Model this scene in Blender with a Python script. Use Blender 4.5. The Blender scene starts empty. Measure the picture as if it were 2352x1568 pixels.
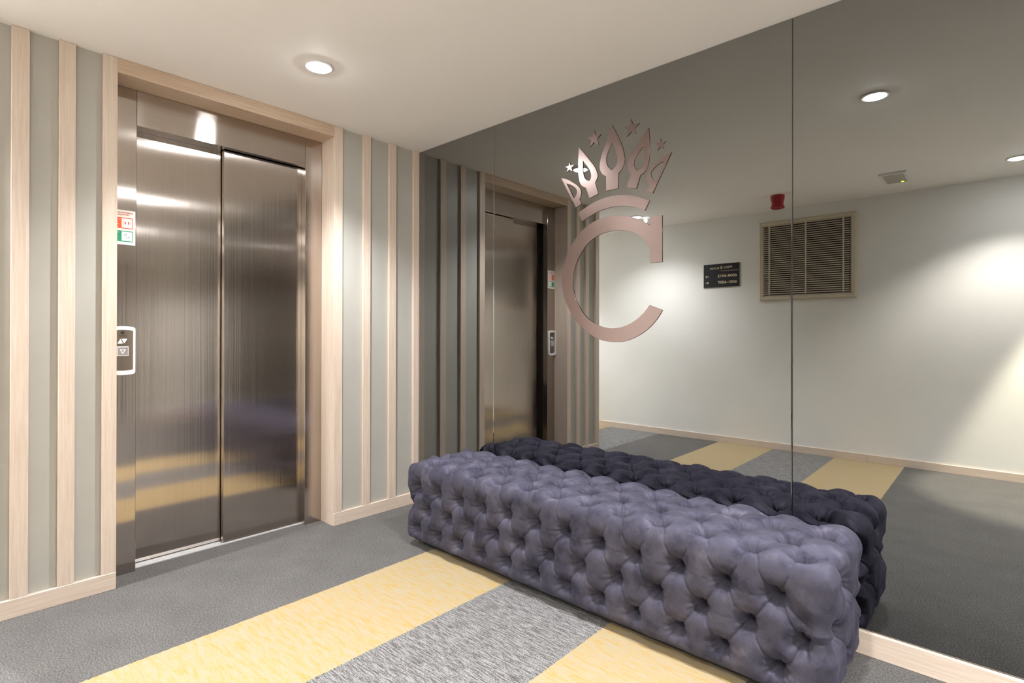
import bpy, bmesh, math, random
import numpy as np
from mathutils import Vector, Matrix

random.seed(7); rng = np.random.default_rng(7)
SC = bpy.context.scene
COL = SC.collection

# ------------------------------------------------------------------ helpers
def link(o, parent=None):
    COL.objects.link(o)
    if parent is not None: o.parent = parent
    return o

def tag(o, label=None, cat=None, group=None, kind=None):
    if label: o['label'] = label
    if cat: o['category'] = cat
    if group: o['group'] = group
    if kind: o['kind'] = kind
    return o

def thing(name, label, cat, loc=(0, 0, 0), rot=(0, 0, 0), group=None):
    o = bpy.data.objects.new(name, None)
    o.empty_display_size = .05
    o.location = loc; o.rotation_euler = rot
    link(o)
    return tag(o, label, cat, group)

class B:
    """collects shapes into one mesh"""
    def __init__(s): s.bm = bmesh.new()
    def box(s, a, b, bev=0.0, seg=2):
        x0, y0, z0 = [min(p, q) for p, q in zip(a, b)]; x1, y1, z1 = [max(p, q) for p, q in zip(a, b)]
        vs = [s.bm.verts.new(v) for v in ((x0,y0,z0),(x1,y0,z0),(x1,y1,z0),(x0,y1,z0),(x0,y0,z1),(x1,y0,z1),(x1,y1,z1),(x0,y1,z1))]
        fs = [s.bm.faces.new([vs[i] for i in f]) for f in ((0,3,2,1),(4,5,6,7),(0,1,5,4),(1,2,6,5),(2,3,7,6),(3,0,4,7))]
        if bev > 0:
            es = list({e for f in fs for e in f.edges})
            bmesh.ops.bevel(s.bm, geom=es, offset=bev, segments=seg, affect='EDGES', profile=.6)
        return s
    def prism(s, pts, axis, lo, hi):
        """pts 2D polygon in the two other axes, extruded along axis"""
        def mk(p, h):
            if axis == 'x': return (h, p[0], p[1])
            if axis == 'y': return (p[0], h, p[1])
            return (p[0], p[1], h)
        a = [s.bm.verts.new(mk(p, lo)) for p in pts]; b = [s.bm.verts.new(mk(p, hi)) for p in pts]
        n = len(pts)
        s.bm.faces.new(a); s.bm.faces.new(b[::-1])
        for i in range(n):
            s.bm.faces.new((a[i], b[i], b[(i+1) % n], a[(i+1) % n]))
        return s
    def lathe(s, prof, n=40, c=(0, 0, 0)):
        """revolve (r,z) profile about z"""
        rings = []
        for r, z in prof:
            if r < 1e-6: rings.append([s.bm.verts.new((c[0], c[1], c[2]+z))])
            else: rings.append([s.bm.verts.new((c[0]+r*math.cos(2*math.pi*i/n), c[1]+r*math.sin(2*math.pi*i/n), c[2]+z)) for i in range(n)])
        for a, b in zip(rings, rings[1:]):
            for i in range(n):
                j = (i+1) % n
                if len(a) == 1 and len(b) == 1: continue
                if len(a) == 1: s.bm.faces.new((a[0], b[i], b[j]))
                elif len(b) == 1: s.bm.faces.new((a[i], a[j], b[0]))
                else: s.bm.faces.new((a[i], a[j], b[j], b[i]))
        return s
    def build(s, name, mat, parent=None, smooth=False, auto=None):
        bmesh.ops.recalc_face_normals(s.bm, faces=s.bm.faces)
        me = bpy.data.meshes.new(name); s.bm.to_mesh(me); s.bm.free()
        if mat: me.materials.append(mat)
        if smooth:
            for p in me.polygons: p.use_smooth = True
            if auto is not None:
                try: me.set_sharp_from_angle(angle=math.radians(auto))
                except Exception: pass
        return link(bpy.data.objects.new(name, me), parent)

def struct(name, b, mat, smooth=False):
    return tag(b.build(name, mat, None, smooth), kind='structure')

def curve_mesh(splines, extrude=.002, bevel=0.0, res=1):
    """filled 2D outline(s) (xy) -> mesh"""
    cu = bpy.data.curves.new('tmp', 'CURVE'); cu.dimensions = '2D'; cu.fill_mode = 'BOTH'
    cu.extrude = extrude; cu.bevel_depth = bevel; cu.bevel_resolution = res
    for pts in splines:
        sp = cu.splines.new('POLY'); sp.points.add(len(pts)-1)
        for p, q in zip(sp.points, pts): p.co = (q[0], q[1], 0, 1)
        sp.use_cyclic_u = True
    return _curve_to_mesh(cu)

def _curve_to_mesh(cu):
    o = bpy.data.objects.new('tmp', cu); COL.objects.link(o)
    bpy.context.view_layer.update()
    me = bpy.data.meshes.new_from_object(o.evaluated_get(bpy.context.evaluated_depsgraph_get()))
    bpy.data.objects.remove(o); bpy.data.curves.remove(cu)
    return me

def text_mesh(body, size, extrude=.0006, align='LEFT', spacing=1.0, width=None):
    cu = bpy.data.curves.new('tmp', 'FONT'); cu.body = body; cu.size = size
    cu.extrude = extrude; cu.align_x = align; cu.align_y = 'CENTER'; cu.space_character = spacing
    cu.offset = size*.012 if size > .02 else 0
    me = _curve_to_mesh(cu)
    if width:
        xs = [v.co.x for v in me.vertices]; w = max(xs)-min(xs); x0 = min(xs)
        for v in me.vertices: v.co.x = (v.co.x-(x0 if align == 'LEFT' else 0))*width/w
    return me

def place_mesh(name, me, mat, M, parent=None):
    me.name = name
    me.transform(M)
    me.materials.clear(); me.materials.append(mat)
    return link(bpy.data.objects.new(name, me), parent)

def catmull(pts, n=8):
    """pts: (x,y) or (x,y,1) where 1 = corner; closed smooth outline"""
    P = [(p[0], p[1]) for p in pts]; Cn = [len(p) > 2 for p in pts]; out = []
    N = len(P)
    for i in range(N):
        p1, p2 = Vector(P[i]), Vector(P[(i+1) % N])
        if Cn[i] and Cn[(i+1) % N]:
            out.append(tuple(p1)); continue
        p0 = Vector(P[i-1]) if not Cn[i] else p1+(p1-p2)*.5
        p3 = Vector(P[(i+2) % N]) if not Cn[(i+1) % N] else p2+(p2-p1)*.5
        if Cn[i]: p0 = p1*2-Vector(P[(i+1) % N])
        for k in range(n):
            t = k/n
            out.append(tuple(.5*((2*p1)+(p2-p0)*t+(2*p0-5*p1+4*p2-p3)*t*t+(3*p1-p0-3*p2+p3)*t**3)))
    return out

# ------------------------------------------------------------------ dimensions
H = 2.332; D = -3.382; YE = -2.172; XL = -3.2; XR = 8.2
SX = .018; XS = -.128            # slat front plane, steel front plane
JL0, JL1 = -1.709, -1.657        # wooden jamb by the slats (left), right one:
JR0, JR1 = -.618, -.563
ZL = 2.267                       # underside of the wooden lintel
DZ = 2.10                        # top of the elevator opening
D0, D1 = -1.553, -.721           # elevator opening
BH = .0735

# ------------------------------------------------------------------ materials
def new_mat(name):
    m = bpy.data.materials.new(name); m.use_nodes = True
    nt = m.node_tree; b = nt.nodes['Principled BSDF']
    return m, nt, b
def N(nt, t, **kw):
    n = nt.nodes.new(t)
    for k, v in kw.items(): setattr(n, k, v)
    return n
def L(nt, a, b): nt.links.new(a, b)
def ramp(nt, fac, stops):
    r = N(nt, 'ShaderNodeValToRGB'); e = r.color_ramp.elements
    while len(e) < len(stops): e.new(.5)
    for el, (p, c) in zip(e, stops): el.position = p; el.color = (*c, 1)
    L(nt, fac, r.inputs['Fac']); return r
def coords(nt, scale=(1, 1, 1), rot=(0, 0, 0)):
    tc = N(nt, 'ShaderNodeTexCoord'); mp = N(nt, 'ShaderNodeMapping')
    mp.inputs['Scale'].default_value = scale; mp.inputs['Rotation'].default_value = rot
    L(nt, tc.outputs['Object'], mp.inputs['Vector']); return mp.outputs['Vector']
def noise(nt, vec, scale, detail=3, rough=.5):
    n = N(nt, 'ShaderNodeTexNoise'); n.inputs['Scale'].default_value = scale
    n.inputs['Detail'].default_value = detail; n.inputs['Roughness'].default_value = rough
    L(nt, vec, n.inputs['Vector']); return n.outputs['Fac']
def bump(nt, b, h, strength=.2, dist=.002):
    bp = N(nt, 'ShaderNodeBump'); bp.inputs['Strength'].default_value = strength; bp.inputs['Distance'].default_value = dist
    L(nt, h, bp.inputs['Height']); L(nt, bp.outputs['Normal'], b.inputs['Normal'])

def plain(name, col, rough=.5, metal=0., spec=.5, var=.04, nscale=30):
    m, nt, b = new_mat(name)
    v = coords(nt); f = noise(nt, v, nscale, 3)
    r = ramp(nt, f, [(.3, [max(0, c*(1-var)) for c in col]), (.7, [min(1, c*(1+var)) for c in col])])
    L(nt, r.outputs['Color'], b.inputs['Base Color'])
    b.inputs['Roughness'].default_value = rough; b.inputs['Metallic'].default_value = metal
    b.inputs['Specular IOR Level'].default_value = spec
    return m

def wood(name, axis, c0=(.585, .46, .36), c1=(.74, .63, .535), rough=.42):
    m, nt, b = new_mat(name)
    s = {'x': (1.6, 45, 45), 'y': (45, 1.6, 45), 'z': (45, 45, 1.6)}[axis]
    v = coords(nt, s)
    f = noise(nt, v, 3.0, 6, .6)
    fine = noise(nt, coords(nt, tuple(k*6 for k in s)), 3.0, 3, .6)
    mx = N(nt, 'ShaderNodeMath', operation='MULTIPLY_ADD'); mx.inputs[1].default_value = .28
    L(nt, fine, mx.inputs[0]); 
    m2 = N(nt, 'ShaderNodeMath', operation='MULTIPLY'); m2.inputs[1].default_value = .72
    L(nt, f, m2.inputs[0]); L(nt, m2.outputs[0], mx.inputs[2])
    mid = [(a+b_)/2 for a, b_ in zip(c0, c1)]
    r = ramp(nt, mx.outputs[0], [(.30, c0), (.5, mid), (.68, c1)])
    L(nt, r.outputs['Color'], b.inputs['Base Color'])
    b.inputs['Roughness'].default_value = rough
    bump(nt, b, mx.outputs[0], .12, .0008)
    return m

def steel(name, tangent, col=(.52, .465, .42), rough=.13, aniso=1.0, brush='z', spread=(0, 1, 0), amount=.2):
    m, nt, b = new_mat(name)
    s = {'z': (260, 260, 1.5), 'y': (260, 1.5, 260)}[brush]
    f = noise(nt, coords(nt, s), 1.0, 3, .6)
    big = noise(nt, coords(nt, (1, 1, 1)), 3.5, 3, .6)
    ad = N(nt, 'ShaderNodeMath', operation='ADD'); L(nt, f, ad.inputs[0]); L(nt, big, ad.inputs[1])
    r = ramp(nt, ad.outputs[0], [(.7/1.0*.5, [c*.93 for c in col]), (.65, [c*1.06 for c in col])])
    hm = N(nt, 'ShaderNodeMath', operation='MULTIPLY'); hm.inputs[1].default_value = .5
    L(nt, ad.outputs[0], hm.inputs[0]); L(nt, hm.outputs[0], r.inputs['Fac'])
    L(nt, r.outputs['Color'], b.inputs['Base Color'])
    b.inputs['Metallic'].default_value = 1; b.inputs['Roughness'].default_value = rough
    b.inputs['Anisotropic'].default_value = aniso
    t = N(nt, 'ShaderNodeCombineXYZ')
    for i in range(3): t.inputs[i].default_value = tangent[i]
    L(nt, t.outputs[0], b.inputs['Tangent'])
    # brush lines tip the surface to and fro across the grain
    ls = noise(nt, coords(nt, {'z': (2600, 2600, .8), 'y': (2600, .8, 2600)}[brush]), 1.0, 1, .5)
    lm = N(nt, 'ShaderNodeMath', operation='MULTIPLY_ADD'); lm.inputs[1].default_value = amount; lm.inputs[2].default_value = -amount/2
    L(nt, ls, lm.inputs[0])
    sv = N(nt, 'ShaderNodeVectorMath', operation='SCALE'); sv.inputs[0].default_value = spread; L(nt, lm.outputs[0], sv.inputs['Scale'])
    ge = N(nt, 'ShaderNodeNewGeometry'); av = N(nt, 'ShaderNodeVectorMath', operation='ADD')
    L(nt, ge.outputs['Normal'], av.inputs[0]); L(nt, sv.outputs['Vector'], av.inputs[1])
    nv = N(nt, 'ShaderNodeVectorMath', operation='NORMALIZE'); L(nt, av.outputs[0], nv.inputs[0]); L(nt, nv.outputs[0], b.inputs['Normal'])
    return m

def emit(name, col, strength):
    m, nt, b = new_mat(name)
    b.inputs['Base Color'].default_value = (*col, 1)
    b.inputs['Emission Color'].default_value = (*col, 1); b.inputs['Emission Strength'].default_value = strength
    return m

WOOD_V = wood('oak_vertical', 'z'); WOOD_Y = wood('oak_along_wall', 'y'); WOOD_X = wood('oak_along_mirror', 'x')
WOOD_LINTEL = wood('oak_lintel', 'y', (.47, .34, .235), (.64, .49, .365))
PANEL = plain('grey_green_paint', (.44, .426, .384), .38, var=.025, nscale=6)
WHITE_WALL = plain('white_wall_paint', (.80, .785, .745), .55, var=.015, nscale=4)
BROWN_WALL = plain('brown_wall_paint', (.30, .235, .185), .6, var=.02, nscale=4)
CEIL = plain('ceiling_paint', (.90, .865, .84), .7, var=.01, nscale=3)
STEEL_DOOR = steel('brushed_steel_vertical', (.7, .7, 0))
STEEL_HEAD = steel('brushed_steel_horizontal', (.5, 0, .85), brush='y', spread=(0, 0, 1), amount=.22)
ALU = plain('aluminium_sill', (.86, .86, .86), .4, .6)
DARK = plain('dark_gap', (.015, .014, .013), .8)
WHITE_PL = plain('white_plastic', (.80, .80, .80), .3)
RED_PL = plain('red_plastic', (.36, .012, .016), .35)

def carpet():
    m, nt, b = new_mat('striped_carpet')
    tc = N(nt, 'ShaderNodeTexCoord'); sx = N(nt, 'ShaderNodeSeparateXYZ'); L(nt, tc.outputs['Object'], sx.inputs[0])
    # slightly ragged tile edges
    wob = noise(nt, coords(nt), 90, 2)
    wm = N(nt, 'ShaderNodeMath', operation='MULTIPLY_ADD'); wm.inputs[1].default_value = .012; wm.inputs[2].default_value = -.006
    L(nt, wob, wm.inputs[0])
    xs = N(nt, 'ShaderNodeMath', operation='ADD'); L(nt, sx.outputs['X'], xs.inputs[0]); L(nt, wm.outputs[0], xs.inputs[1])
    # three yarn looks
    fibre = noise(nt, coords(nt), 190, 4, .75)
    blot = noise(nt, coords(nt), 5, 3, .6)
    fb = N(nt, 'ShaderNodeMath', operation='MULTIPLY_ADD'); fb.inputs[1].default_value = .10; L(nt, blot, fb.inputs[0]); L(nt, fibre, fb.inputs[2])
    grey = ramp(nt, fb.outputs[0], [(.40, (.032, .030, .028)), (.55, (.086, .081, .076)), (.70, (.19, .181, .172))])
    st = noise(nt, coords(nt, (16, 170, 1)), 1.0, 3, .75)
    sm = N(nt, 'ShaderNodeMath', operation='MULTIPLY_ADD'); sm.inputs[1].default_value = .9; sm.inputs[2].default_value = 0
    L(nt, fibre, sm.inputs[0])
    s2 = N(nt, 'ShaderNodeMath', operation='ADD'); L(nt, st, s2.inputs[0]); L(nt, sm.outputs[0], s2.inputs[1])
    mott = ramp(nt, s2.outputs[0], [(.78, (.050, .045, .044)), (.95, (.125, .120, .117)), (1.12, (.25, .246, .242))])
    for q in mott.color_ramp.elements: q.position *= .5
    hv = N(nt, 'ShaderNodeMath', operation='MULTIPLY'); hv.inputs[1].default_value = .5; L(nt, s2.outputs[0], hv.inputs[0]); L(nt, hv.outputs[0], mott.inputs['Fac'])
    ys = noise(nt, coords(nt, (12, 62, 1)), 1.0, 4, .7)
    y2 = N(nt, 'ShaderNodeMath', operation='ADD'); L(nt, ys, y2.inputs[0]); L(nt, sm.outputs[0], y2.inputs[1])
    hy = N(nt, 'ShaderNodeMath', operation='MULTIPLY'); hy.inputs[1].default_value = .5; L(nt, y2.outputs[0], hy.inputs[0])
    yel = ramp(nt, hy.outputs[0], [(.41, (.345, .285, .20)), (.49, (.36, .275, .135)), (.58, (.375, .23, .045))])
    def band(lo, hi):
        a = N(nt, 'ShaderNodeMath', operation='GREATER_THAN'); a.inputs[1].default_value = lo; L(nt, xs.outputs[0], a.inputs[0])
        c = N(nt, 'ShaderNodeMath', operation='LESS_THAN'); c.inputs[1].default_value = hi; L(nt, xs.outputs[0], c.inputs[0])
        k = N(nt, 'ShaderNodeMath', operation='MULTIPLY'); L(nt, a.outputs[0], k.inputs[0]); L(nt, c.outputs[0], k.inputs[1]); return k.outputs[0]
    cur = grey.outputs['Color']
    passage = N(nt, 'ShaderNodeMath', operation='LESS_THAN'); passage.inputs[1].default_value = YE+.01; L(nt, sx.outputs['Y'], passage.inputs[0])
    for lo, hi, c in [(-.62, .038, mott), (-1.15, -.62, yel), (-2.2, -1.68, mott), (.706, 1.237, yel), (1.237, 1.766, mott), (1.766, 2.283, yel)]:
        mx = N(nt, 'ShaderNodeMixRGB'); fc = band(lo, hi)
        if hi < .1:
            pk = N(nt, 'ShaderNodeMath', operation='MULTIPLY'); L(nt, fc, pk.inputs[0]); L(nt, passage.outputs[0], pk.inputs[1]); fc = pk.outputs[0]
        L(nt, fc, mx.inputs['Fac']); L(nt, cur, mx.inputs['Color1']); L(nt, c.outputs['Color'], mx.inputs['Color2']); cur = mx.outputs['Color']
    L(nt, cur, b.inputs['Base Color'])
    b.inputs['Roughness'].default_value = .95; b.inputs['Specular IOR Level'].default_value = .15
    b.inputs['Sheen Weight'].default_value = .15
    bump(nt, b, fibre, .5, .003)
    return m
CARPET = carpet()

def velvet():
    """pile that leans towards the room: dark body, lavender glint from the brushed side"""
    m, nt, b = new_mat('grey_violet_velvet'); nt.nodes.remove(b)
    out = [n for n in nt.nodes if n.type == 'OUTPUT_MATERIAL'][0]
    f = noise(nt, coords(nt), 11, 5, .62)
    f2 = noise(nt, coords(nt), 500, 2, .7)
    ad = N(nt, 'ShaderNodeMath', operation='MULTIPLY_ADD'); ad.inputs[1].default_value = .2; L(nt, f2, ad.inputs[0]); L(nt, f, ad.inputs[2])
    body = ramp(nt, ad.outputs[0], [(.45, (.018, .0172, .023)), (.56, (.027, .0255, .032)), (.68, (.031, .029, .036)), (.80, (.044, .041, .050))])
    glint = ramp(nt, ad.outputs[0], [(.45, (.028, .0275, .041)), (.56, (.047, .0448, .0655)), (.68, (.055, .0525, .075)), (.80, (.088, .083, .113))])
    bp = N(nt, 'ShaderNodeBump'); bp.inputs['Strength'].default_value = .12; bp.inputs['Distance'].default_value = .0008; L(nt, f2, bp.inputs['Height'])
    ad2 = N(nt, 'ShaderNodeVectorMath', operation='ADD'); L(nt, bp.outputs['Normal'], ad2.inputs[0]); ad2.inputs[1].default_value = (.07, -.50, .03)
    nm = N(nt, 'ShaderNodeVectorMath', operation='NORMALIZE'); L(nt, ad2.outputs[0], nm.inputs[0])
    df = N(nt, 'ShaderNodeBsdfDiffuse'); L(nt, body.outputs['Color'], df.inputs['Color']); L(nt, bp.outputs['Normal'], df.inputs['Normal']); df.inputs['Roughness'].default_value = .5
    gl = N(nt, 'ShaderNodeBsdfGlossy'); L(nt, glint.outputs['Color'], gl.inputs['Color']); L(nt, nm.outputs[0], gl.inputs['Normal']); gl.inputs['Roughness'].default_value = .62
    sh = N(nt, 'ShaderNodeBsdfSheen'); sh.inputs['Color'].default_value = (.045, .044, .064, 1); sh.inputs['Roughness'].default_value = .42; L(nt, bp.outputs['Normal'], sh.inputs['Normal'])
    a0 = N(nt, 'ShaderNodeAddShader'); L(nt, gl.outputs[0], a0.inputs[0]); L(nt, sh.outputs[0], a0.inputs[1])
    add = N(nt, 'ShaderNodeAddShader'); L(nt, df.outputs[0], add.inputs[0]); L(nt, a0.outputs[0], add.inputs[1])
    L(nt, add.outputs[0], out.inputs['Surface'])
    return m
VELVET = velvet()

def mirror_mat():
    m = bpy.data.materials.new('grey_mirror_glass'); m.use_nodes = True; nt = m.node_tree
    nt.nodes.clear()
    o = N(nt, 'ShaderNodeOutputMaterial'); g = N(nt, 'ShaderNodeBsdfGlossy')
    g.inputs['Roughness'].default_value = 0.0
    f = noise(nt, coords(nt), 2.0, 2)
    r = ramp(nt, f, [(.3, (.274, .277, .272)), (.7, (.280, .283, .278))]); L(nt, r.outputs['Color'], g.inputs['Color'])
    L(nt, g.outputs[0], o.inputs['Surface']); return m
MIRROR = mirror_mat()
ROSE = plain('rose_satin_metal', (.24, .18, .165), .26, 1.0, var=.02)

# ------------------------------------------------------------------ room shell
struct('floor', B().box((XL-.1, D-.1, -.05), (XR+.1, .1, 0)), CARPET)
struct('ceiling', B().box((XL-.1, D-.1, H), (XR+.1, .1, H+.06)), CEIL)
b = B(); b.box((-.42, YE, 0), (0, JL0, H)); b.box((-.42, JR1, 0), (0, .1, H)); b.box((-.42, JL0, ZL), (XS-.03, JR1, H)); b.box((-.42, JL0, 0), (XS-.013, JL1, ZL)); b.box((-.42, JR0, 0), (XS-.013, JR1, ZL))
struct('wall_left', b, PANEL)
struct('wall_passage', B().box((XL, YE, 0), (-.42, YE+.12, H)), WHITE_WALL)
struct('wall_back', B().box((XL-.1, D-.1, 0), (XR+.1, D, H)), WHITE_WALL)
struct('wall_front', B().box((0, .007, 0), (XR+.1, .1, H)), WHITE_WALL)
struct('wall_right', B().box((XR, D, 0), (XR+.1, .1, H)), BROWN_WALL)
struct('wall_end', B().box((XL-.1, D, 0), (XL, YE+.12, H)), WHITE_WALL)
b = B().box((0, YE, 0), (.020, JL1, BH), .0015, 1); b.box((XS, JL0, 0), (0, JL1, BH)); struct('baseboard_left', b, WOOD_Y)
b = B().box((0, JR0, 0), (.020, 0, BH), .0015, 1); b.box((XS, JR0, 0), (0, JR1, BH)); struct('baseboard_corner', b, WOOD_Y)
struct('baseboard_front', B().box((.021, -.012, 0), (XR, .006, .081), .0015, 1), WOOD_X)
b = B()
for x0, x1 in ((XL, -1.2), (-1.2, 2.016), (2.018, XR)): b.box((x0, D, 0), (x1, D+.012, .065), .001, 1)
struct('baseboard_back', b, WOOD_X)

# ------------------------------------------------------------------ wall slats
SLATS = [(-2.172, -2.112, 'oak slat at the outer end of the elevator wall, seen in the mirror beside the white wall'),
         (-2.000, -1.946, 'oak wall slat standing second from the elevator frame, at the photo edge'),
         (-1.855, -1.801, 'oak wall slat standing directly beside the elevator frame on its call panel side'),
         (-.4246, -.3732, 'oak wall slat between elevator and mirror, first one after the door frame'),
         (-.2373, -.1839, 'oak wall slat midway between elevator door frame and mirror corner'),
         (-.0463, -.001, 'oak wall slat in the corner, touching the dark mirror')]
for y0, y1, lab in SLATS:
    o = B().box((0, y0, BH), (SX, y1, H-.001), .0012, 1).build('wall_slat', WOOD_V)
    tag(o, lab, 'slat', 'vertical oak slats on the elevator wall')

# ------------------------------------------------------------------ elevator surround + elevator
t = thing('elevator_surround', 'pale oak box frame around the steel elevator doorway', 'door frame', (0, -1.137, 0))
def child(b, name, mat, par, smooth=False, auto=None):
    o = b.build(name, mat, None, smooth, auto)
    o.parent = par; o.matrix_parent_inverse = Matrix.Translation(par.location).inverted()
    return o
child(B().box((XS, JL0, BH), (SX, JL1, H-.001), .001, 1), 'jamb', WOOD_V, t)
child(B().box((XS, JR0, BH), (SX, JR1, H-.001), .001, 1), 'jamb', WOOD_V, t)
child(B().box((XS-.03, JL1, ZL), (SX, JR0, H-.001), .001, 1), 'lintel', WOOD_LINTEL, t)

e = thing('elevator', 'closed brushed steel elevator with two sliding door leaves', 'elevator', (XS, -1.137, 0))
def jamb_steel(y0, y1, ret):
    b = B(); b.box((XS-.012, y0, 0), (XS, y1, ZL-.001), .001, 1)
    yr = y1 if ret > 0 else y0
    b.box((-.175, yr-ret*.012 if ret > 0 else yr, 0), (XS-.011, yr if ret > 0 else yr+.012, ZL-.001))
    return b
child(jamb_steel(JL1+.0006, D0, 1), 'side_post', STEEL_DOOR, e)
child(jamb_steel(D1, JR0-.0006, -1), 'side_post', STEEL_DOOR, e)
b = B(); b.box((XS-.012, D0+.0008, DZ), (XS-.0008, D1-.0008, ZL-.001), .001, 1); child(b, 'header', STEEL_HEAD, e)
b = B(); b.box((-.174, D0, DZ), (XS-.011, D1, DZ+.010)); b.box((-.214, D0, DZ), (-.175, -1.152, DZ+.010)); b.box((-.30, D0, DZ+.014), (-.173, D1, DZ+.03))
child(b, 'soffit', STEEL_DOOR, e)
child(B().box((-.246, D0-.05, .008), (-.216, -1.10, DZ+.008), .0015, 1), 'door_leaf', STEEL_DOOR, e)
child(B().box((-.206, -1.150, .008), (-.176, D1+.10, DZ-.004), .0015, 1), 'door_leaf', STEEL_DOOR, e)
b = B()
for x0, x1, z in ((-.160, -.184, .004), (-.184, -.188, .001), (-.188, -.203, .004), (-.203, -.207, .001), (-.207, -.30, .004)):
    b.box((x0, D0, -.002), (x1, D1, z))
child(b, 'sill', ALU, e)
child(B().box((-.41, D0-.1, 0), (-.31, D1+.1, ZL-.01)), 'shaft_lining', DARK, e)

# ------------------------------------------------------------------ mirror
def mirror(x0, x1, lab):
    z0, z1, ch = .082, H-.003, .0030
    bm = bmesh.new()
    def ring(d, y): return [bm.verts.new((x, y, z)) for x, z in ((x0+d, z0+d), (x1-d, z0+d), (x1-d, z1-d), (x0+d, z1-d))]
    f = ring(ch, 0); s = ring(0, .0022); k = ring(0, .006)
    bm.faces.new(f[::-1]); bm.faces.new(k)
    for a, c in ((f, s), (s, k)):
        for i in range(4): bm.faces.new((a[i], c[i], c[(i+1) % 4], a[(i+1) % 4]))
    bmesh.ops.recalc_face_normals(bm, faces=bm.faces)
    me = bpy.data.meshes.new('mirror_panel'); bm.to_mesh(me); bm.free(); me.materials.append(MIRROR)
    return tag(link(bpy.data.objects.new('mirror_panel', me)), lab, 'mirror', 'dark mirror panels on the wall')
mirror(.0195, .7125, 'narrow grey mirror panel in the corner beside the elevator wall')
mirror(.7135, 2.2995, 'wide grey mirror panel carrying the crowned letter emblem')
mirror(2.3005, 3.886, 'grey mirror panel at the right, mostly without the ottoman in front')

# ------------------------------------------------------------------ camera (also used to read the emblem outline in the wall plane)
CAM = Vector((2.89097, -2.23624, 1.12))
F = Vector((-0.67304295, 0.73959996, 0.00225654)); R = Vector((0.7396034, 0.67304014, 0.00194543)); U = R.cross(F)
FPX = 1235.5337; SY = -20.067
cd = bpy.data.cameras.new('camera'); cd.sensor_fit = 'HORIZONTAL'; cd.sensor_width = 36; cd.lens = FPX/2352*36
cd.shift_y = SY/2352; cd.clip_start = .02
cam = bpy.data.objects.new('camera', cd); COL.objects.link(cam)
M = Matrix((R, U, -F)).transposed().to_4x4(); M.translation = CAM; cam.matrix_world = M
SC.camera = cam
# ------------------------------------------------------------------ tufted ottoman
OX0, OX1, OY0, OY1, OZ0, OZ1, OR = .535, 2.535, -.502, -.014, .022, .449, .066
def rb_project(P):
    """closest point and normal on the rounded box"""
    lo = np.array([OX0+OR, OY0+OR, OZ0+OR]); hi = np.array([OX1-OR, OY1-OR, OZ1-OR])
    Q = np.clip(P, lo, hi); Dv = P-Q; n = np.linalg.norm(Dv, axis=1)
    ins = n < 1e-9
    if ins.any():      # inside the core: push to the nearest face
        pi = P[ins]; dl = pi-lo; dh = hi-pi; al = np.concatenate([dl, dh], 1); k = al.argmin(1)
        nd = np.zeros_like(pi); nd[np.arange(len(pi)), k % 3] = np.where(k < 3, -1, 1)
        q2 = pi.copy(); q2[np.arange(len(pi)), k % 3] = np.where(k < 3, lo[k % 3], hi[k % 3])
        Q[ins] = q2; Dv[ins] = nd; n[ins] = 1
    Nn = Dv/n[:, None]
    return Q+Nn*OR, Nn

st = .1585
A_ = [.640+st*k for k in range(12)]; B_ = [.575]+[.7165+st*k for k in range(11)]+[2.452]
BT = []   # buttons: position, row id, face
for x in A_: BT += [((x, OY0, .320), 'r1', 'f'), ((x, OY0, .107), 'r3', 'f'), ((x, -.305, OZ1), 't2', 't'), ((x, -.065, OZ1), 't4', 't')]
for x in B_: BT += [((x, OY0, .212), 'r2', 'f'), ((x, -.425, OZ1), 't1', 't'), ((x, -.185, OZ1), 't3', 't')]
for X, fc in ((OX1, 'e'), (OX0, 'w')):
    for y in (-.245, -.03): BT += [((X, y, .320), 'e1', fc), ((X, y, .107), 'e3', fc)]
    for y in (-.37, -.125): BT += [((X, y, .212), 'e2', fc)]
for x in A_: BT += [((x, OY1, .320), 'k1', 'k'), ((x, OY1, .107), 'k3', 'k')]
for x in B_: BT += [((x, OY1, .212), 'k2', 'k')]
BP = np.array([q[0] for q in BT]); BPs, BN = rb_project(BP)
jit = rng.normal(0, .0035, BP.shape); BPs, BN = rb_project(BPs+jit)
seams = []; endseams = []
for i in range(len(BT)):
    for j in range(i+1, len(BT)):
        if BT[i][1] == BT[j][1]: continue
        d = np.linalg.norm(BPs[i]-BPs[j]); same = BT[i][2] == BT[j][2]
        zz = abs(BP[i][2]-BP[j][2])
        if same and d < (.175 if BT[i][2] in 'ew' else .15) and not {BT[i][1], BT[j][1]} <= {'r1', 'r3'}: seams.append((BPs[i], BPs[j], 1.0))
        elif not same:
            fs = {BT[i][2], BT[j][2]}
            if fs == {'f', 't'} and {BT[i][1], BT[j][1]} == {'r1', 't1'} and abs(BP[i][0]-BP[j][0]) < .11: seams.append((BPs[i], BPs[j], 1.0))
            elif fs == {'k', 't'} and {BT[i][1], BT[j][1]} == {'k1', 't4'} and abs(BP[i][0]-BP[j][0]) < .02: seams.append((BPs[i], BPs[j], .8))
            elif fs & {'e', 'w'} and (d < .20 or ({BT[i][1], BT[j][1]} == {'t1', 'e1'} and d < .26) or ({BT[i][1], BT[j][1]} == {'r1', 'e2'} and d < .25)): seams.append((BPs[i], BPs[j], .85)); endseams.append(seams[-1])
for i, q in enumerate(BT):            # pleats running down to the bottom edge
    if q[1] in ('r3', 'e3', 'k3'):
        p = BPs[i].copy(); p2 = p.copy(); p2[2] = OZ0+.004; p2[:2] -= BN[i][:2]*.03
        seams.append((p, p2, .8))
rowseams = []
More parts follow.
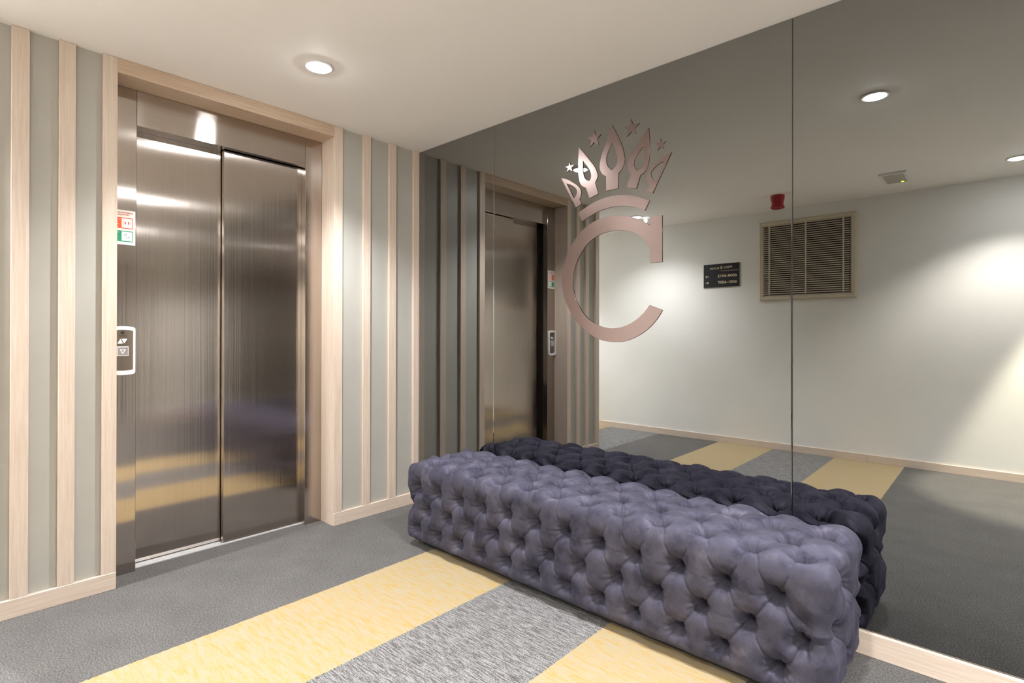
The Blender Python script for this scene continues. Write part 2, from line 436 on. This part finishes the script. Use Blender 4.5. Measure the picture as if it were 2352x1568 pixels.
for i in range(len(BT)):              # faint stretch folds between neighbours of one row
    for j in range(i+1, len(BT)):
        if BT[i][1] == BT[j][1] and BT[i][2] == BT[j][2] and np.linalg.norm(BPs[i]-BPs[j]) < .175 and BT[i][1] in ('r1', 'r2', 't1', 't2', 'e1'):
            if rng.random() < (.9 if BT[i][1] == 'r1' else .3): rowseams.append((BPs[i], BPs[j], .35+.4*rng.random()))

def ottoman_mesh(h=.0032):
    V = []; Fq = []; off = 0
    ext = [(OX0, OX1), (OY0, OY1), (OZ0, OZ1)]
    # spread parameters so that the rounded corners get even quads
    def axis(k):
        lo, hi = ext[k]; n1 = max(2, int(OR*1.2/h)); a = np.linspace(0, math.pi/4, n1+1)
        c = OR*np.tan(a)                      # 0..OR
        nm = max(2, int((hi-lo-2*OR)/h))
        mid = np.linspace(lo+OR, hi-OR, nm+1)
        return np.concatenate([(lo+OR-c)[::-1][:-1], mid, (hi-OR+c)[1:]])
    ax = [axis(0), axis(1), axis(2)]
    for k in range(3):
        i, j = [(1, 2), (2, 0), (0, 1)][k]
        for s in (0, 1):
            A, Bq = np.meshgrid(ax[i], ax[j], indexing='ij')
            P = np.zeros((A.size, 3)); P[:, i] = A.ravel(); P[:, j] = Bq.ravel(); P[:, k] = ext[k][s]
            V.append(P); na, nb = A.shape
            ii, jj = np.meshgrid(np.arange(na-1), np.arange(nb-1), indexing='ij')
            q = np.stack([ii*nb+jj, (ii+1)*nb+jj, (ii+1)*nb+jj+1, ii*nb+jj+1], -1).reshape(-1, 4)+off
            if s == 0: q = q[:, ::-1]
            Fq.append(q); off += A.size
    V = np.concatenate(V); Fq = np.concatenate(Fq)
    key = np.round(V*1e5).astype(np.int64)
    _, idx, inv = np.unique(key, axis=0, return_index=True, return_inverse=True)
    V = V[idx]; Fq = inv.reshape(-1)[Fq]
    P, Nn = rb_project(V)
    n = len(P)
    ds = np.full(n, 1.0); wgt = np.zeros(n); de = np.full(n, 1.0); we = np.zeros(n); dr = np.full(n, 1.0); wr = np.zeros(n)
    for lst, dd, ww in ((seams, ds, wgt), (rowseams, dr, wr), (endseams, de, we)):
        for a, c, w in lst:
            T = np.linspace(0, 1, 9)[:, None]; pl = a*(1-T)+c*T; pl, pn = rb_project(pl)
            # a little curve in every pleat
            side = np.cross(pn[4], (c-a)/np.linalg.norm(c-a)); pl = pl+side*(np.sin(T*math.pi)*rng.normal(0, .004)); pl, _ = rb_project(pl)
            lo = pl.min(0)-.06; hi = pl.max(0)+.06
            m = np.where(((P > lo) & (P < hi)).all(1))[0]; X = P[m]
            best = np.full(len(m), 1.0)
            for p, q in zip(pl, pl[1:]):
                dv = q-p; tt = np.clip((X-p) @ dv/(dv @ dv), 0, 1)
                best = np.minimum(best, np.linalg.norm(X-(p+tt[:, None]*dv), axis=1))
            up = best < dd[m]; dd[m[up]] = best[up]; ww[m[up]] = w
    db = np.full(n, 1.0); wave = np.zeros(n); holes = np.zeros(n)
    for bi in range(len(BT)):
        c = BPs[bi]; m = np.where((np.abs(P-c) < .10).all(1))[0]
        v = P[m]-c; d = np.linalg.norm(v, axis=1)
        nn = BN[bi]; tx = np.cross(nn, [0.3, .2, .93]); tx /= np.linalg.norm(tx); ty = np.cross(nn, tx)
        th = np.arctan2(v @ ty, v @ tx)
        k = rng.integers(9, 14); ph = rng.random()*6.28; ph2 = rng.random()*6.28
        wv = (np.sin(k*th+ph)*.6+np.sin((k//2)*th+ph2)*.6)*np.clip((d-.008)/.012, 0, 1)*np.exp(-((d-.022)/.020)**2)
        wave[m] += wv
        up = d < db[m]; db[m[up]] = d[up]
    r = np.clip((db-.0112)/.060, 0, 1); pw = 2.3
    hole = .096*(1-np.clip(1-(1-r)**pw, 0, 1)**(1/pw))
    q = np.clip(ds/.018, 0, 1); near = np.exp(-((db-.01)/.05)**2)
    sm = wgt*(.0016+.0065*near)*(1-np.sqrt(np.clip(1-(1-q)**2, 0, 1)))
    sm += wgt*.0044*np.exp(-(ds/.0030)**2)
    q2 = np.clip(dr/.012, 0, 1); sm2 = wr*.0034*(1-q2)**2*(db < .07)
    # slow unevenness of the stuffing
    un = .0022*(np.sin(P[:, 0]*31+1)*np.sin(P[:, 1]*27+2)+np.sin(P[:, 2]*29+P[:, 0]*17))
    und = Nn[:, 2] < -.5
    q3 = np.clip(de/.055, 0, 1); depth = hole+sm+sm2+.016*(1-q3)**2*(1+q3*2)+.0046*wave+un-.004*np.clip((np.minimum(ds, .055)/.055), 0, 1)
    depth = np.where(und, .004, depth)
    Pn = P-Nn*depth[:, None]
    Pn[:, 1] = np.minimum(Pn[:, 1], OY1+.001)
    me = bpy.data.meshes.new('upholstery')
    me.vertices.add(n); me.vertices.foreach_set('co', Pn.astype(np.float32).ravel())
    me.loops.add(Fq.size); me.loops.foreach_set('vertex_index', Fq.astype(np.int32).ravel())
    me.polygons.add(len(Fq)); me.polygons.foreach_set('loop_start', np.arange(0, Fq.size, 4, dtype=np.int32))
    try: me.polygons.foreach_set('loop_total', np.full(len(Fq), 4, np.int32))
    except Exception: pass
    me.update(calc_edges=True); me.validate()
    me.polygons.foreach_set('use_smooth', np.ones(len(me.polygons), bool))
    me.materials.append(VELVET)
    return me

ot = thing('ottoman', 'long tufted grey violet velvet ottoman against the dark mirror', 'ottoman', ((OX0+OX1)/2, -.258, 0))
OI = Matrix.Translation(-Vector(ot.location))
def kid(o, par):
    o.parent = par; o.matrix_parent_inverse = Matrix.Translation(par.location).inverted(); return o
kid(link(bpy.data.objects.new('upholstery', ottoman_mesh())), ot)
BTN = plain('velvet_button', (.085, .078, .088), .6, spec=.3)
b = B().lathe([(0, .005), (.007, .0045), (.0112, .0022), (.0122, 0), (.010, -.003), (0, -.004)], 20)
bo = b.build('button', BTN, None, True); bme = bo.data; bpy.data.objects.remove(bo)
nb = 0
for i, q in enumerate(BT):
    if q[2] in ('f', 't', 'e') and nb < 98:
        o = bpy.data.objects.new('button', bme); COL.objects.link(o)
        o.location = Vector(BPs[i])-Vector(BN[i])*.088
        o.rotation_mode = 'QUATERNION'; o.rotation_quaternion = Vector(BN[i]).to_track_quat('Z', 'Y')
        kid(o, ot); nb += 1
b = B().box((OX0+.07, OY0+.075, 0), (OX1-.07, OY1-.05, .05), .004, 1)
child(b, 'plinth', DARK, ot)

# ------------------------------------------------------------------ crowned letter emblem on the mirror
EM_BAND = [(1.31,1.732,1),(1.372,1.758),(1.431,1.776),(1.499,1.783),(1.565,1.778),(1.628,1.763),(1.704,1.729,1),(1.681,1.688,1),(1.629,1.711),(1.565,1.727),(1.499,1.731),(1.431,1.722),(1.384,1.707),(1.335,1.687,1)]
EM_C = [(1.709,1.655,1),(1.766,1.653,1),(1.767,1.444,1),(1.709,1.445,1),(1.708,1.509,1),(1.68,1.549),(1.639,1.584),(1.597,1.603),(1.543,1.615),(1.488,1.615),(1.431,1.605),(1.373,1.574),(1.325,1.525),(1.288,1.457),(1.276,1.387),(1.285,1.325),(1.313,1.264),(1.356,1.21),(1.409,1.172),(1.467,1.153),(1.522,1.149),(1.577,1.158),(1.629,1.181),(1.676,1.217),(1.706,1.252,1),(1.769,1.228,1),(1.74,1.186),(1.696,1.143),(1.64,1.109),(1.577,1.087),(1.517,1.083),(1.45,1.091),(1.386,1.118),(1.319,1.168),(1.264,1.232),(1.225,1.308),(1.209,1.391),(1.219,1.463),(1.25,1.542),(1.306,1.617),(1.373,1.661),(1.443,1.684),(1.516,1.687),(1.576,1.678),(1.634,1.659),(1.68,1.634),(1.709,1.612,1)]
EM_LEAVES = [([(1.202,1.928,1),(1.237,1.915),(1.272,1.894),(1.303,1.871),(1.322,1.85),(1.327,1.829),(1.324,1.813),(1.316,1.798,1),(1.328,1.775,1),(1.296,1.761,1)],[(1.236,1.894,1),(1.268,1.881),(1.292,1.862),(1.302,1.844),(1.298,1.824),(1.283,1.809,1)]),([(1.314,2.062,1),(1.349,2.02),(1.382,1.978),(1.411,1.938),(1.424,1.905),(1.423,1.888),(1.41,1.866,1),(1.428,1.808,1),(1.378,1.795,1),(1.357,1.852,1),(1.337,1.861),(1.32,1.883),(1.311,1.924),(1.309,1.977),(1.311,2.029)],[(1.338,1.991,1),(1.359,1.963),(1.38,1.934),(1.388,1.908),(1.384,1.888),(1.375,1.88,1),(1.357,1.89),(1.343,1.914),(1.338,1.953)]),([(1.506,2.125,1),(1.528,2.083),(1.555,2.027),(1.57,1.981),(1.575,1.947),(1.57,1.922),(1.555,1.898),(1.539,1.883,1),(1.54,1.815,1),(1.475,1.814,1),(1.474,1.886,1),(1.455,1.898),(1.441,1.918),(1.438,1.943),(1.445,1.982),(1.463,2.025),(1.486,2.08)],[(1.506,2.042,1),(1.521,2.012),(1.534,1.979),(1.538,1.951),(1.534,1.932),(1.521,1.915),(1.506,1.906,1),(1.486,1.926),(1.475,1.952),(1.475,1.979),(1.486,2.006)]),([(1.699,2.061,1),(1.703,2.02),(1.704,1.972),(1.702,1.926),(1.695,1.889),(1.679,1.864),(1.657,1.853,1),(1.638,1.797,1),(1.587,1.809,1),(1.609,1.868,1),(1.596,1.89),(1.592,1.917),(1.598,1.942),(1.618,1.97),(1.647,2.002),(1.675,2.037)],[(1.675,1.989,1),(1.678,1.956),(1.679,1.924),(1.674,1.9),(1.66,1.882),(1.641,1.878,1),(1.627,1.9),(1.625,1.923),(1.634,1.944),(1.654,1.968)]),([(1.81,1.924,1),(1.72,1.76,1),(1.688,1.776,1),(1.704,1.798,1),(1.693,1.816),(1.689,1.839),(1.697,1.863),(1.717,1.881),(1.755,1.905)],[(1.777,1.895,1),(1.735,1.808,1),(1.717,1.827),(1.71,1.851),(1.721,1.868),(1.745,1.885)])]
EM_STARS = [[(1.255,1.999),(1.285,1.981),(1.274,1.949),(1.238,1.952),(1.228,1.982)],[(1.404,2.124),(1.443,2.097),(1.43,2.049),(1.38,2.05),(1.364,2.098)],[(1.609,2.125),(1.651,2.096),(1.636,2.05),(1.587,2.05),(1.57,2.097)],[(1.758,1.997),(1.783,1.98),(1.773,1.95),(1.744,1.951),(1.733,1.982)]]

em = thing('emblem_sign', 'rose satin metal letter under a crown of leaves and stars on the mirror', 'emblem', (1.515, -.001, 1.6))
def em_part(name, outlines):
    me = curve_mesh(outlines, .0014, .0006)
    # curve plane xy -> wall plane xz, front towards -y
    o = place_mesh(name, me, ROSE, Matrix.Translation((0, -.0021, 0)) @ Matrix.Rotation(math.pi/2, 4, 'X'))
    kid(o, em)
em_part('letter', [catmull(EM_C, 6)])
em_part('band', [catmull(EM_BAND, 6)])
for a, h in EM_LEAVES: em_part('leaf', [catmull(a, 6), catmull(h, 6)])
def isect(p, q, r, s):
    d1 = (q[0]-p[0], q[1]-p[1]); d2 = (s[0]-r[0], s[1]-r[1]); den = d1[0]*d2[1]-d1[1]*d2[0]
    t = ((r[0]-p[0])*d2[1]-(r[1]-p[1])*d2[0])/den
    return (p[0]+d1[0]*t, p[1]+d1[1]*t)
for s in EM_STARS:
    pts = []
    for i in range(5):
        pts.append(s[i]); pts.append(isect(s[i], s[(i+2) % 5], s[i-1], s[(i+1) % 5]))
    em_part('star', [pts])
# ------------------------------------------------------------------ room sign on the back wall (read mirrored in the photo)
BLACK = plain('black_sign_plate', (.012, .012, .016), .4); GOLD = plain('pale_gold_lettering', (.80, .66, .45), .4, .0)
EDGE = plain('sign_edge', (.42, .42, .36), .4)
SXL, SXR, SZ0, SZ1 = .917, .547, 1.614, 1.855     # left and right edge as read from the lobby
sg = thing('direction_sign', 'black plate with gold room numbers on the white wall', 'sign', ((SXL+SXR)/2, D, 1.734))
child(B().box((SXR-.004, D, SZ0-.004), (SXL+.004, D+.009, SZ1+.002), .001, 1), 'backing_plate', EDGE, sg)
child(B().box((SXR, D+.009, SZ0), (SXL, D+.014, SZ1), .0008, 1), 'plate', BLACK, sg)
def sgM(a, v): return Matrix.Translation((SXL+(SXR-SXL)*a, D+.0144, SZ1+(SZ0-SZ1)*v)) @ Matrix.Rotation(math.pi, 4, 'Z') @ Matrix.Rotation(math.pi/2, 4, 'X')
SW = SXL-SXR
def sg_text(body, a0, a1, v, size): kid(place_mesh('lettering', text_mesh(body, size, .0008, width=(a1-a0)*SW), GOLD, sgM(a0, v)), sg)
sg_text('PISO', .20, .42, .170, .032); sg_text('6', .459, .525, .165, .048); sg_text('FLOOR', .56, .823, .19, .028)
sg_text('6008-6012', .066, .592, .53, .038); sg_text('6001-6007', .066, .592, .805, .038)
def sg_shape(name, outs): kid(place_mesh(name, curve_mesh(outs, .0008), GOLD, sgM(0, 0)), sg)
sh = SZ1-SZ0
sg_shape('rule', [[(.022*SW, -.305*sh), (.51*SW, -.305*sh), (.51*SW, -.318*sh), (.022*SW, -.318*sh)]])
def arrow(cx, cy, s, d):
    w = .0030; pts = [(-s, -w), (s*.55, -w), (s*.10, -s*.62), (s*.40, -s*.72), (s, 0), (s*.40, s*.72), (s*.10, s*.62), (s*.55, w), (-s, w)]
    pts = [(cx+d*x, cy+y) for x, y in pts]
    return [pts if d > 0 else pts[::-1]]
sg_shape('arrow', arrow(.896*SW, -.53*sh, .018, 1)); sg_shape('arrow', arrow(.896*SW, -.80*sh, .018, -1))

# ------------------------------------------------------------------ ventilation grille on the back wall
BEIGE = plain('beige_enamel', (.60, .53, .41), .32); BLADE = plain('beige_blade', (.58, .52, .41), .4)
GBACK = plain('grille_duct', (.06, .05, .042), .8, var=.5, nscale=6)
gx0, gx1, gz0, gz1 = 1.110, 1.938, 1.452, 2.226; ix0, ix1, iz0, iz1 = 1.156, 1.884, 1.508, 2.188
gr = thing('vent_grille', 'large beige louvred air grille high on the white wall', 'vent', ((gx0+gx1)/2, D, 1.84))
bm = B()
def fr(d, y): return [(gx0+d, y, gz0+d), (gx1-d, y, gz0+d), (gx1-d, y, gz1-d), (gx0+d, y, gz1-d)]
rings = [[bm.bm.verts.new(p) for p in fr(d, y)] for d, y in ((0, D), (0, D+.010), (.012, D+.026), (.036, D+.020), (.046, D+.006), (.046, D))]
for a, c in zip(rings, rings[1:]):
    for i in range(4): bm.bm.faces.new((a[i], a[(i+1) % 4], c[(i+1) % 4], c[i]))
child(bm, 'frame', BEIGE, gr)
child(B().box((ix0-.004, D, iz0-.004), (ix1+.004, D+.0015, iz1+.004)), 'duct_screen', GBACK, gr)
bl = B(); nbl = 34
for i in range(nbl):
    z = iz0+(i+.5)*(iz1-iz0)/nbl; hh = .0052
    bl.prism([(D+.0185, z-hh*.9), (D+.0175, z-hh*1.1), (D+.010, z-hh*.1), (D+.0065, z+hh*.9), (D+.008, z+hh*1.1), (D+.0155, z+hh*.1)], 'x', ix0, ix1)
child(bl, 'louvre', BLADE, gr)
for x in (1.205, 1.528, 1.835): child(B().box((x-.006, D+.0017, iz0), (x+.006, D+.0195, iz1)), 'bar', BLADE, gr)

# ------------------------------------------------------------------ red alarm, emergency fitting on the ceiling
al = thing('alarm_sounder', 'red round fire alarm sounder on the ceiling near the vent', 'alarm', (1.443, -2.80, H))
o = B().lathe([(.050, 0), (.056, -.001), (.056, -.030), (.054, -.034)], 40, (1.443, -2.80, H)).build('base', RED_PL, None, True, 40); kid(o, al)
o = B().lathe([(.054, -.034), (.052, -.044), (.047, -.062), (.047, -.078), (.053, -.094), (.057, -.104), (.056, -.109), (.046, -.112), (.040, -.104), (.020, -.100), (0, -.100)], 40, (1.443, -2.80, H)).build('horn', RED_PL, None, True, 40); kid(o, al)
DIFF = plain('frosted_cover', (.46, .42, .36), .5); LED = emit('green_led', (.55, 1, .05), 6)
ef = thing('emergency_light', 'rectangular white emergency light on the ceiling with a green status lamp', 'light fitting', (2.285, -2.80, H))
ex0, ex1, ey0, ey1 = 2.200, 2.373, -2.965, -2.640
b = B(); b.box((ex0, ey0, H-.014), (ex1, ey0+.022, H)); b.box((ex0, ey1-.022, H-.014), (ex1, ey1, H)); b.box((ex0, ey0+.022, H-.014), (ex0+.022, ey1-.022, H)); b.box((ex1-.022, ey0+.022, H-.014), (ex1, ey1-.022, H))
child(b, 'frame', WHITE_PL, ef)
child(B().box((ex0+.022, ey0+.022, H-.010), (ex1-.022, ey1-.022, H-.001)), 'cover', DIFF, ef)
o = B().lathe([(.009, 0), (.008, -.004), (.004, -.006), (0, -.0065)], 20, (ex1-.055, ey0+.030, H-.0101)).build('status_lamp', LED, None, True); kid(o, ef)

# ------------------------------------------------------------------ fire notice on the left steel post
PAPER = plain('notice_paper', (.80, .79, .72), .4); ORANGE = plain('notice_orange', (.80, .105, .02), .45); GREEN = plain('notice_green', (.015, .27, .13), .45); WHT = plain('notice_white', (.82, .82, .80), .45)
ny0, ny1, nz0, nz1 = -1.6565, -1.558, 1.532, 1.692
nt_ = thing('fire_notice', 'white fire notice with red and green blocks on the steel elevator post', 'notice', (XS, (ny0+ny1)/2, 1.61))
child(B().box((XS, ny0, nz0), (XS+.0012, ny1, nz1)), 'sheet', PAPER, nt_)
NW = ny1-ny0; NH = nz1-nz0
def nM(a, v, lift=.0013): return Matrix.Translation((XS+lift, ny0+a*NW, nz1-v*NH)) @ Matrix.Rotation(math.pi/2, 4, 'Z') @ Matrix.Rotation(math.pi/2, 4, 'X')
def n_shape(name, outs, mat, lift=.0015): kid(place_mesh(name, curve_mesh([[(a*NW, -v*NH) for a, v in o] for o in outs], .0002), mat, nM(0, 0, lift)), nt_)
def n_text(body, a0, a1, v, size, mat, lift=.0022): kid(place_mesh('lettering', text_mesh(body, size, .0002, width=(a1-a0)*NW), mat, nM(a0, v, lift)), nt_)
def rect(a0, v0, a1, v1): return [(a0, v0), (a0, v1), (a1, v1), (a1, v0)]
n_text('EM CASO DE INCÊNDIO', .08, .91, .075, .0085, ORANGE); n_text('IN CASE OF FIRE', .14, .76, .135, .0085, ORANGE)
for v0, v1, mat, lines in ((.215, .535, ORANGE, ('NÃO UTILIZE O', 'ELEVADOR', 'DO NOT USE', 'THE LIFT')), (.600, .915, GREEN, ('UTILIZE AS', 'ESCADAS', 'USE THE', 'STAIRS'))):
    nm = 'red_block' if mat is ORANGE else 'green_block'
    n_shape(nm, [rect(.05, v0, .90, v1)], mat)
    n_shape('pictogram_field', [rect(.46, v0+.025, .87, v1-.025)], WHT, .0019)
    for i, tx in enumerate(lines):
        n_text(tx, .08, .08+.025*len(tx)+.02, v0+.055+i*.072, .006, WHT)
def person(cx, cy, s):
    return [[(cx+s*x, cy+s*y) for x, y in ((-.5, -1), (0, -1.6), (.5, -1), (1, -.2), (.9, .8), (.45, 1), (.35, 2.0), (-.35, 2.0), (-.45, 1), (-.9, .8), (-1, -.2))]]
n_shape('pictogram', person(.60, .365, .030), ORANGE, .0023); n_shape('pictogram', person(.73, .365, .030), ORANGE, .0023)
n_shape('pictogram', [[(.51, .265), (.51, .48), (.535, .48), (.535, .475), (.52, .475), (.52, .27), (.535, .27), (.535, .265)]], ORANGE, .0023)
n_shape('pictogram', [[(.82, .265), (.82, .48), (.795, .48), (.795, .475), (.81, .475), (.81, .27), (.795, .27), (.795, .265)]], ORANGE, .0023)
stp = [(.53, .700)]
for i in range(4): stp += [(.53+.055*(i+.6), .700+.038*i), (.53+.055*(i+.6), .700+.038*(i+1))]
stp += [(.78, .852)]
n_shape('pictogram', [stp+[(p[0], p[1]+.013) for p in stp[::-1]]], GREEN, .0023)
n_shape('pictogram', person(.635, .70, .016), GREEN, .0023); n_shape('pictogram', person(.745, .775, .016), GREEN, .0023)

# ------------------------------------------------------------------ call panel
FACE = steel('call_plate_steel', (0, 1, 0), (.42, .36, .30), .32); LIT = plain('call_white', (.82, .83, .86), .3)
py0, py1, pz0, pz1 = -1.6565, -1.559, .926, 1.152
cp = thing('call_panel', 'white framed elevator call panel with arrow button', 'call panel', (XS, (py0+py1)/2, 1.04))
pc = (py0+py1)/2; hw = (py1-py0)/2
def bow(wd, zb, zt, rad, rise):
    pts = []; n = 10
    for i in range(n+1):
        x = -wd+rad+(2*wd-2*rad)*i/n; pts.append((x, zt+rise*(1-(x/wd)**2)))
    for a in range(1, 5): t = math.pi/2*(1-a/4); pts.append((wd-rad+rad*math.cos(t), zt-rad+rise*.25+rad*math.sin(t)))
    for a in range(0, 4): t = -math.pi/2*(a/4); pts.append((wd-rad+rad*math.cos(t), zb+rad-rise*.25+rad*math.sin(t)))
    for i in range(n+1):
        x = wd-rad-(2*wd-2*rad)*i/n; pts.append((x, zb-rise*(1-(x/wd)**2)))
    for a in range(1, 5): t = -math.pi/2-math.pi/2*a/4; pts.append((-wd+rad+rad*math.cos(t), zb+rad-rise*.25+rad*math.sin(t)))
    for a in range(0, 4): t = math.pi-math.pi/2*a/4; pts.append((-wd+rad+rad*math.cos(t), zt-rad+rise*.25+rad*math.sin(t)))
    return pts
def pM(lift): return Matrix.Translation((XS+lift, pc, 1.039)) @ Matrix.Rotation(math.pi/2, 4, 'Z') @ Matrix.Rotation(math.pi/2, 4, 'X')
kid(place_mesh('frame', curve_mesh([bow(hw-.001, -.107, .107, .010, .005), bow(hw-.008, -.090, .093, .006, .004)], .0075, .001, 2), WHITE_PL, pM(.0088)), cp)
kid(place_mesh('faceplate', curve_mesh([bow(hw-.0075, -.0905, .0935, .006, .004)], .004, 0), FACE, pM(.0042)), cp)
def z_(z): return z-1.039
kid(place_mesh('arrow', curve_mesh([[(-.0195, z_(1.0725)), (.0015, z_(1.0725)), (-.0085, z_(1.094))]], .0006), LIT, pM(.009)), cp)
kid(place_mesh('arrow', curve_mesh([[(.0065, z_(1.0725)), (.0185, z_(1.0945)), (-.0045, z_(1.0945))]], .0006), LIT, pM(.009)), cp)
kid(place_mesh('button', curve_mesh([[(-.021, z_(1.016)), (.021, z_(1.016)), (.021, z_(1.058)), (-.021, z_(1.058))]], .002, .0008), plain('button_steel', (.5, .45, .42), .3, .6), pM(.0106)), cp)
o = place_mesh('rim', curve_mesh([[(-.0222, z_(1.0148)), (.0222, z_(1.0148)), (.0222, z_(1.0592)), (-.0222, z_(1.0592))], [(-.0200, z_(1.017)), (-.0200, z_(1.0545)), (.0200, z_(1.0545)), (.0200, z_(1.017))]], .0006), LIT, pM(.0137)); kid(o, cp)
o = place_mesh('arrow', curve_mesh([[(0, z_(1.023)), (.0125, z_(1.0455)), (-.0125, z_(1.0455))], [(0, z_(1.0295)), (-.007, z_(1.0420)), (.007, z_(1.0420))]], .0005), LIT, pM(.0139)); kid(o, cp)
circ = lambda r, n=28: [(r*math.cos(6.2832*i/n), z_(1.122)+r*math.sin(6.2832*i/n)) for i in range(n)]
kid(place_mesh('maker_mark', curve_mesh([circ(.0072), circ(.0052)], .0004), DARK, pM(.0088)), cp)
kid(place_mesh('maker_mark', curve_mesh([[(-.004, z_(1.1225)), (0, z_(1.1262)), (.0042, z_(1.1222)), (.0012, z_(1.1206)), (-.001, z_(1.1175)), (-.0034, z_(1.1195))]], .0004), DARK, pM(.0088)), cp)
kid(place_mesh('lettering', text_mesh('ThyssenKrupp', .0055, .0003, width=.030), DARK, Matrix.Translation((0, -.015, 0)) @ pM(.0088) @ Matrix.Translation((0, z_(1.108), 0))), cp)

# ------------------------------------------------------------------ ceiling downlights
COOL = (.955, .965, 1.0); NEUT = (1.0, .96, .91); WARM = (1.0, .94, .76)
LENS = emit('lit_lens', (.96, .98, 1.0), 280)
TRIM = plain('white_trim', (.82, .80, .78), .35)
def downlight(x, y, label, power, col, angle=150, blend=.6, square=False, rz=0, rad=.035, lens=True):
    t = thing('downlight', label, 'ceiling light', (x, y, H), group='recessed ceiling downlights')
    o = B().lathe([(.050, -.0005), (.064, -.0005), (.066, -.003), (.062, -.0065), (.050, -.007), (.0465, -.0045), (.0465, -.0005)], 48, (x, y, H)).build('trim_ring', TRIM, None, True, 50); kid(o, t)
    o = B().lathe([(.0495, -.002), (.048, -.006), (.038, -.0105), (.020, -.0135), (0, -.014)], 40, (x, y, H)).build('lens', LENS, None, True); kid(o, t)
    ld = bpy.data.lights.new('downlight_beam', 'SPOT'); ld.energy = power; ld.color = col
    ld.spot_size = math.radians(angle); ld.spot_blend = blend; ld.shadow_soft_size = rad; ld.use_square = square
    lo = bpy.data.objects.new('downlight_beam', ld); lo.location = (x, y, H-.03); lo.rotation_euler = (0, 0, rz); COL.objects.link(lo); kid(lo, t)
    return t
downlight(.600, -1.025, 'bright downlight on the ceiling in front of the elevator', 150, COOL, 126, .6)
downlight(2.416, -1.020, 'starry downlight high at the right in the mirror', 150, COOL, 126, .6)
downlight(2.974, -2.810, 'warm downlight at the right edge of the mirror, close to the white wall', 250, NEUT, 114, .6)
downlight(.100, -2.740, 'downlight behind the top of the mirror letter, near the passage', 250, COOL, 130, .9)
downlight(3.36, -2.96, 'square beamed downlight beyond the right edge of the photo', 1250, WARM, 50, .35, True, math.radians(8), .05)
downlight(4.232, -1.020, 'unseen fill downlight added past the right end of the mirror', 320, COOL, 124, .5)  # added out of view to lift the ambient light in the lobby
downlight(4.9, -2.80, 'unseen fill downlight added at the far right end of the lobby', 350, NEUT, 120, .5)  # made-up lamp out of view, fills the white wall and ceiling
downlight(-1.9, -2.780, 'unseen fill downlight added inside the passage behind the elevator wall', 500, COOL, 120, .5)  # unseen lamp added so the passage bounces more light onto the ceiling
el = thing('pendant_lamp', 'small white oval lamp hanging by the passage, seen beside the letter serif', 'lamp', (.145, -2.85, H))
o = B().lathe([(.008, 0), (.008, -.004)], 16, (.145, -2.85, H)).build('stem', TRIM, None, True); kid(o, el)
o = B().lathe([(0, -.003), (.009, -.005), (.016, -.016), (.018, -.028), (.016, -.040), (.009, -.050), (0, -.053)], 28, (.145, -2.85, H)).build('globe', emit('lit_globe', (.95, 1, .98), 14), None, True); kid(o, el)

# ------------------------------------------------------------------ world and view
w = bpy.data.worlds.new('world'); SC.world = w; w.use_nodes = True
w.node_tree.nodes['Background'].inputs[0].default_value = (.05, .05, .05, 1)
vs = SC.view_settings; vs.view_transform = 'Standard'; vs.look = 'None'; vs.gamma = 1; vs.exposure = 0.12; vs.use_curve_mapping = False
cy = SC.cycles
cy.use_denoising = True; cy.max_bounces = 9; cy.diffuse_bounces = 6; cy.glossy_bounces = 5; cy.use_adaptive_sampling = True; cy.adaptive_threshold = .02
cy.sample_clamp_indirect = 8; cy.sample_clamp_direct = 0; cy.caustics_reflective = True
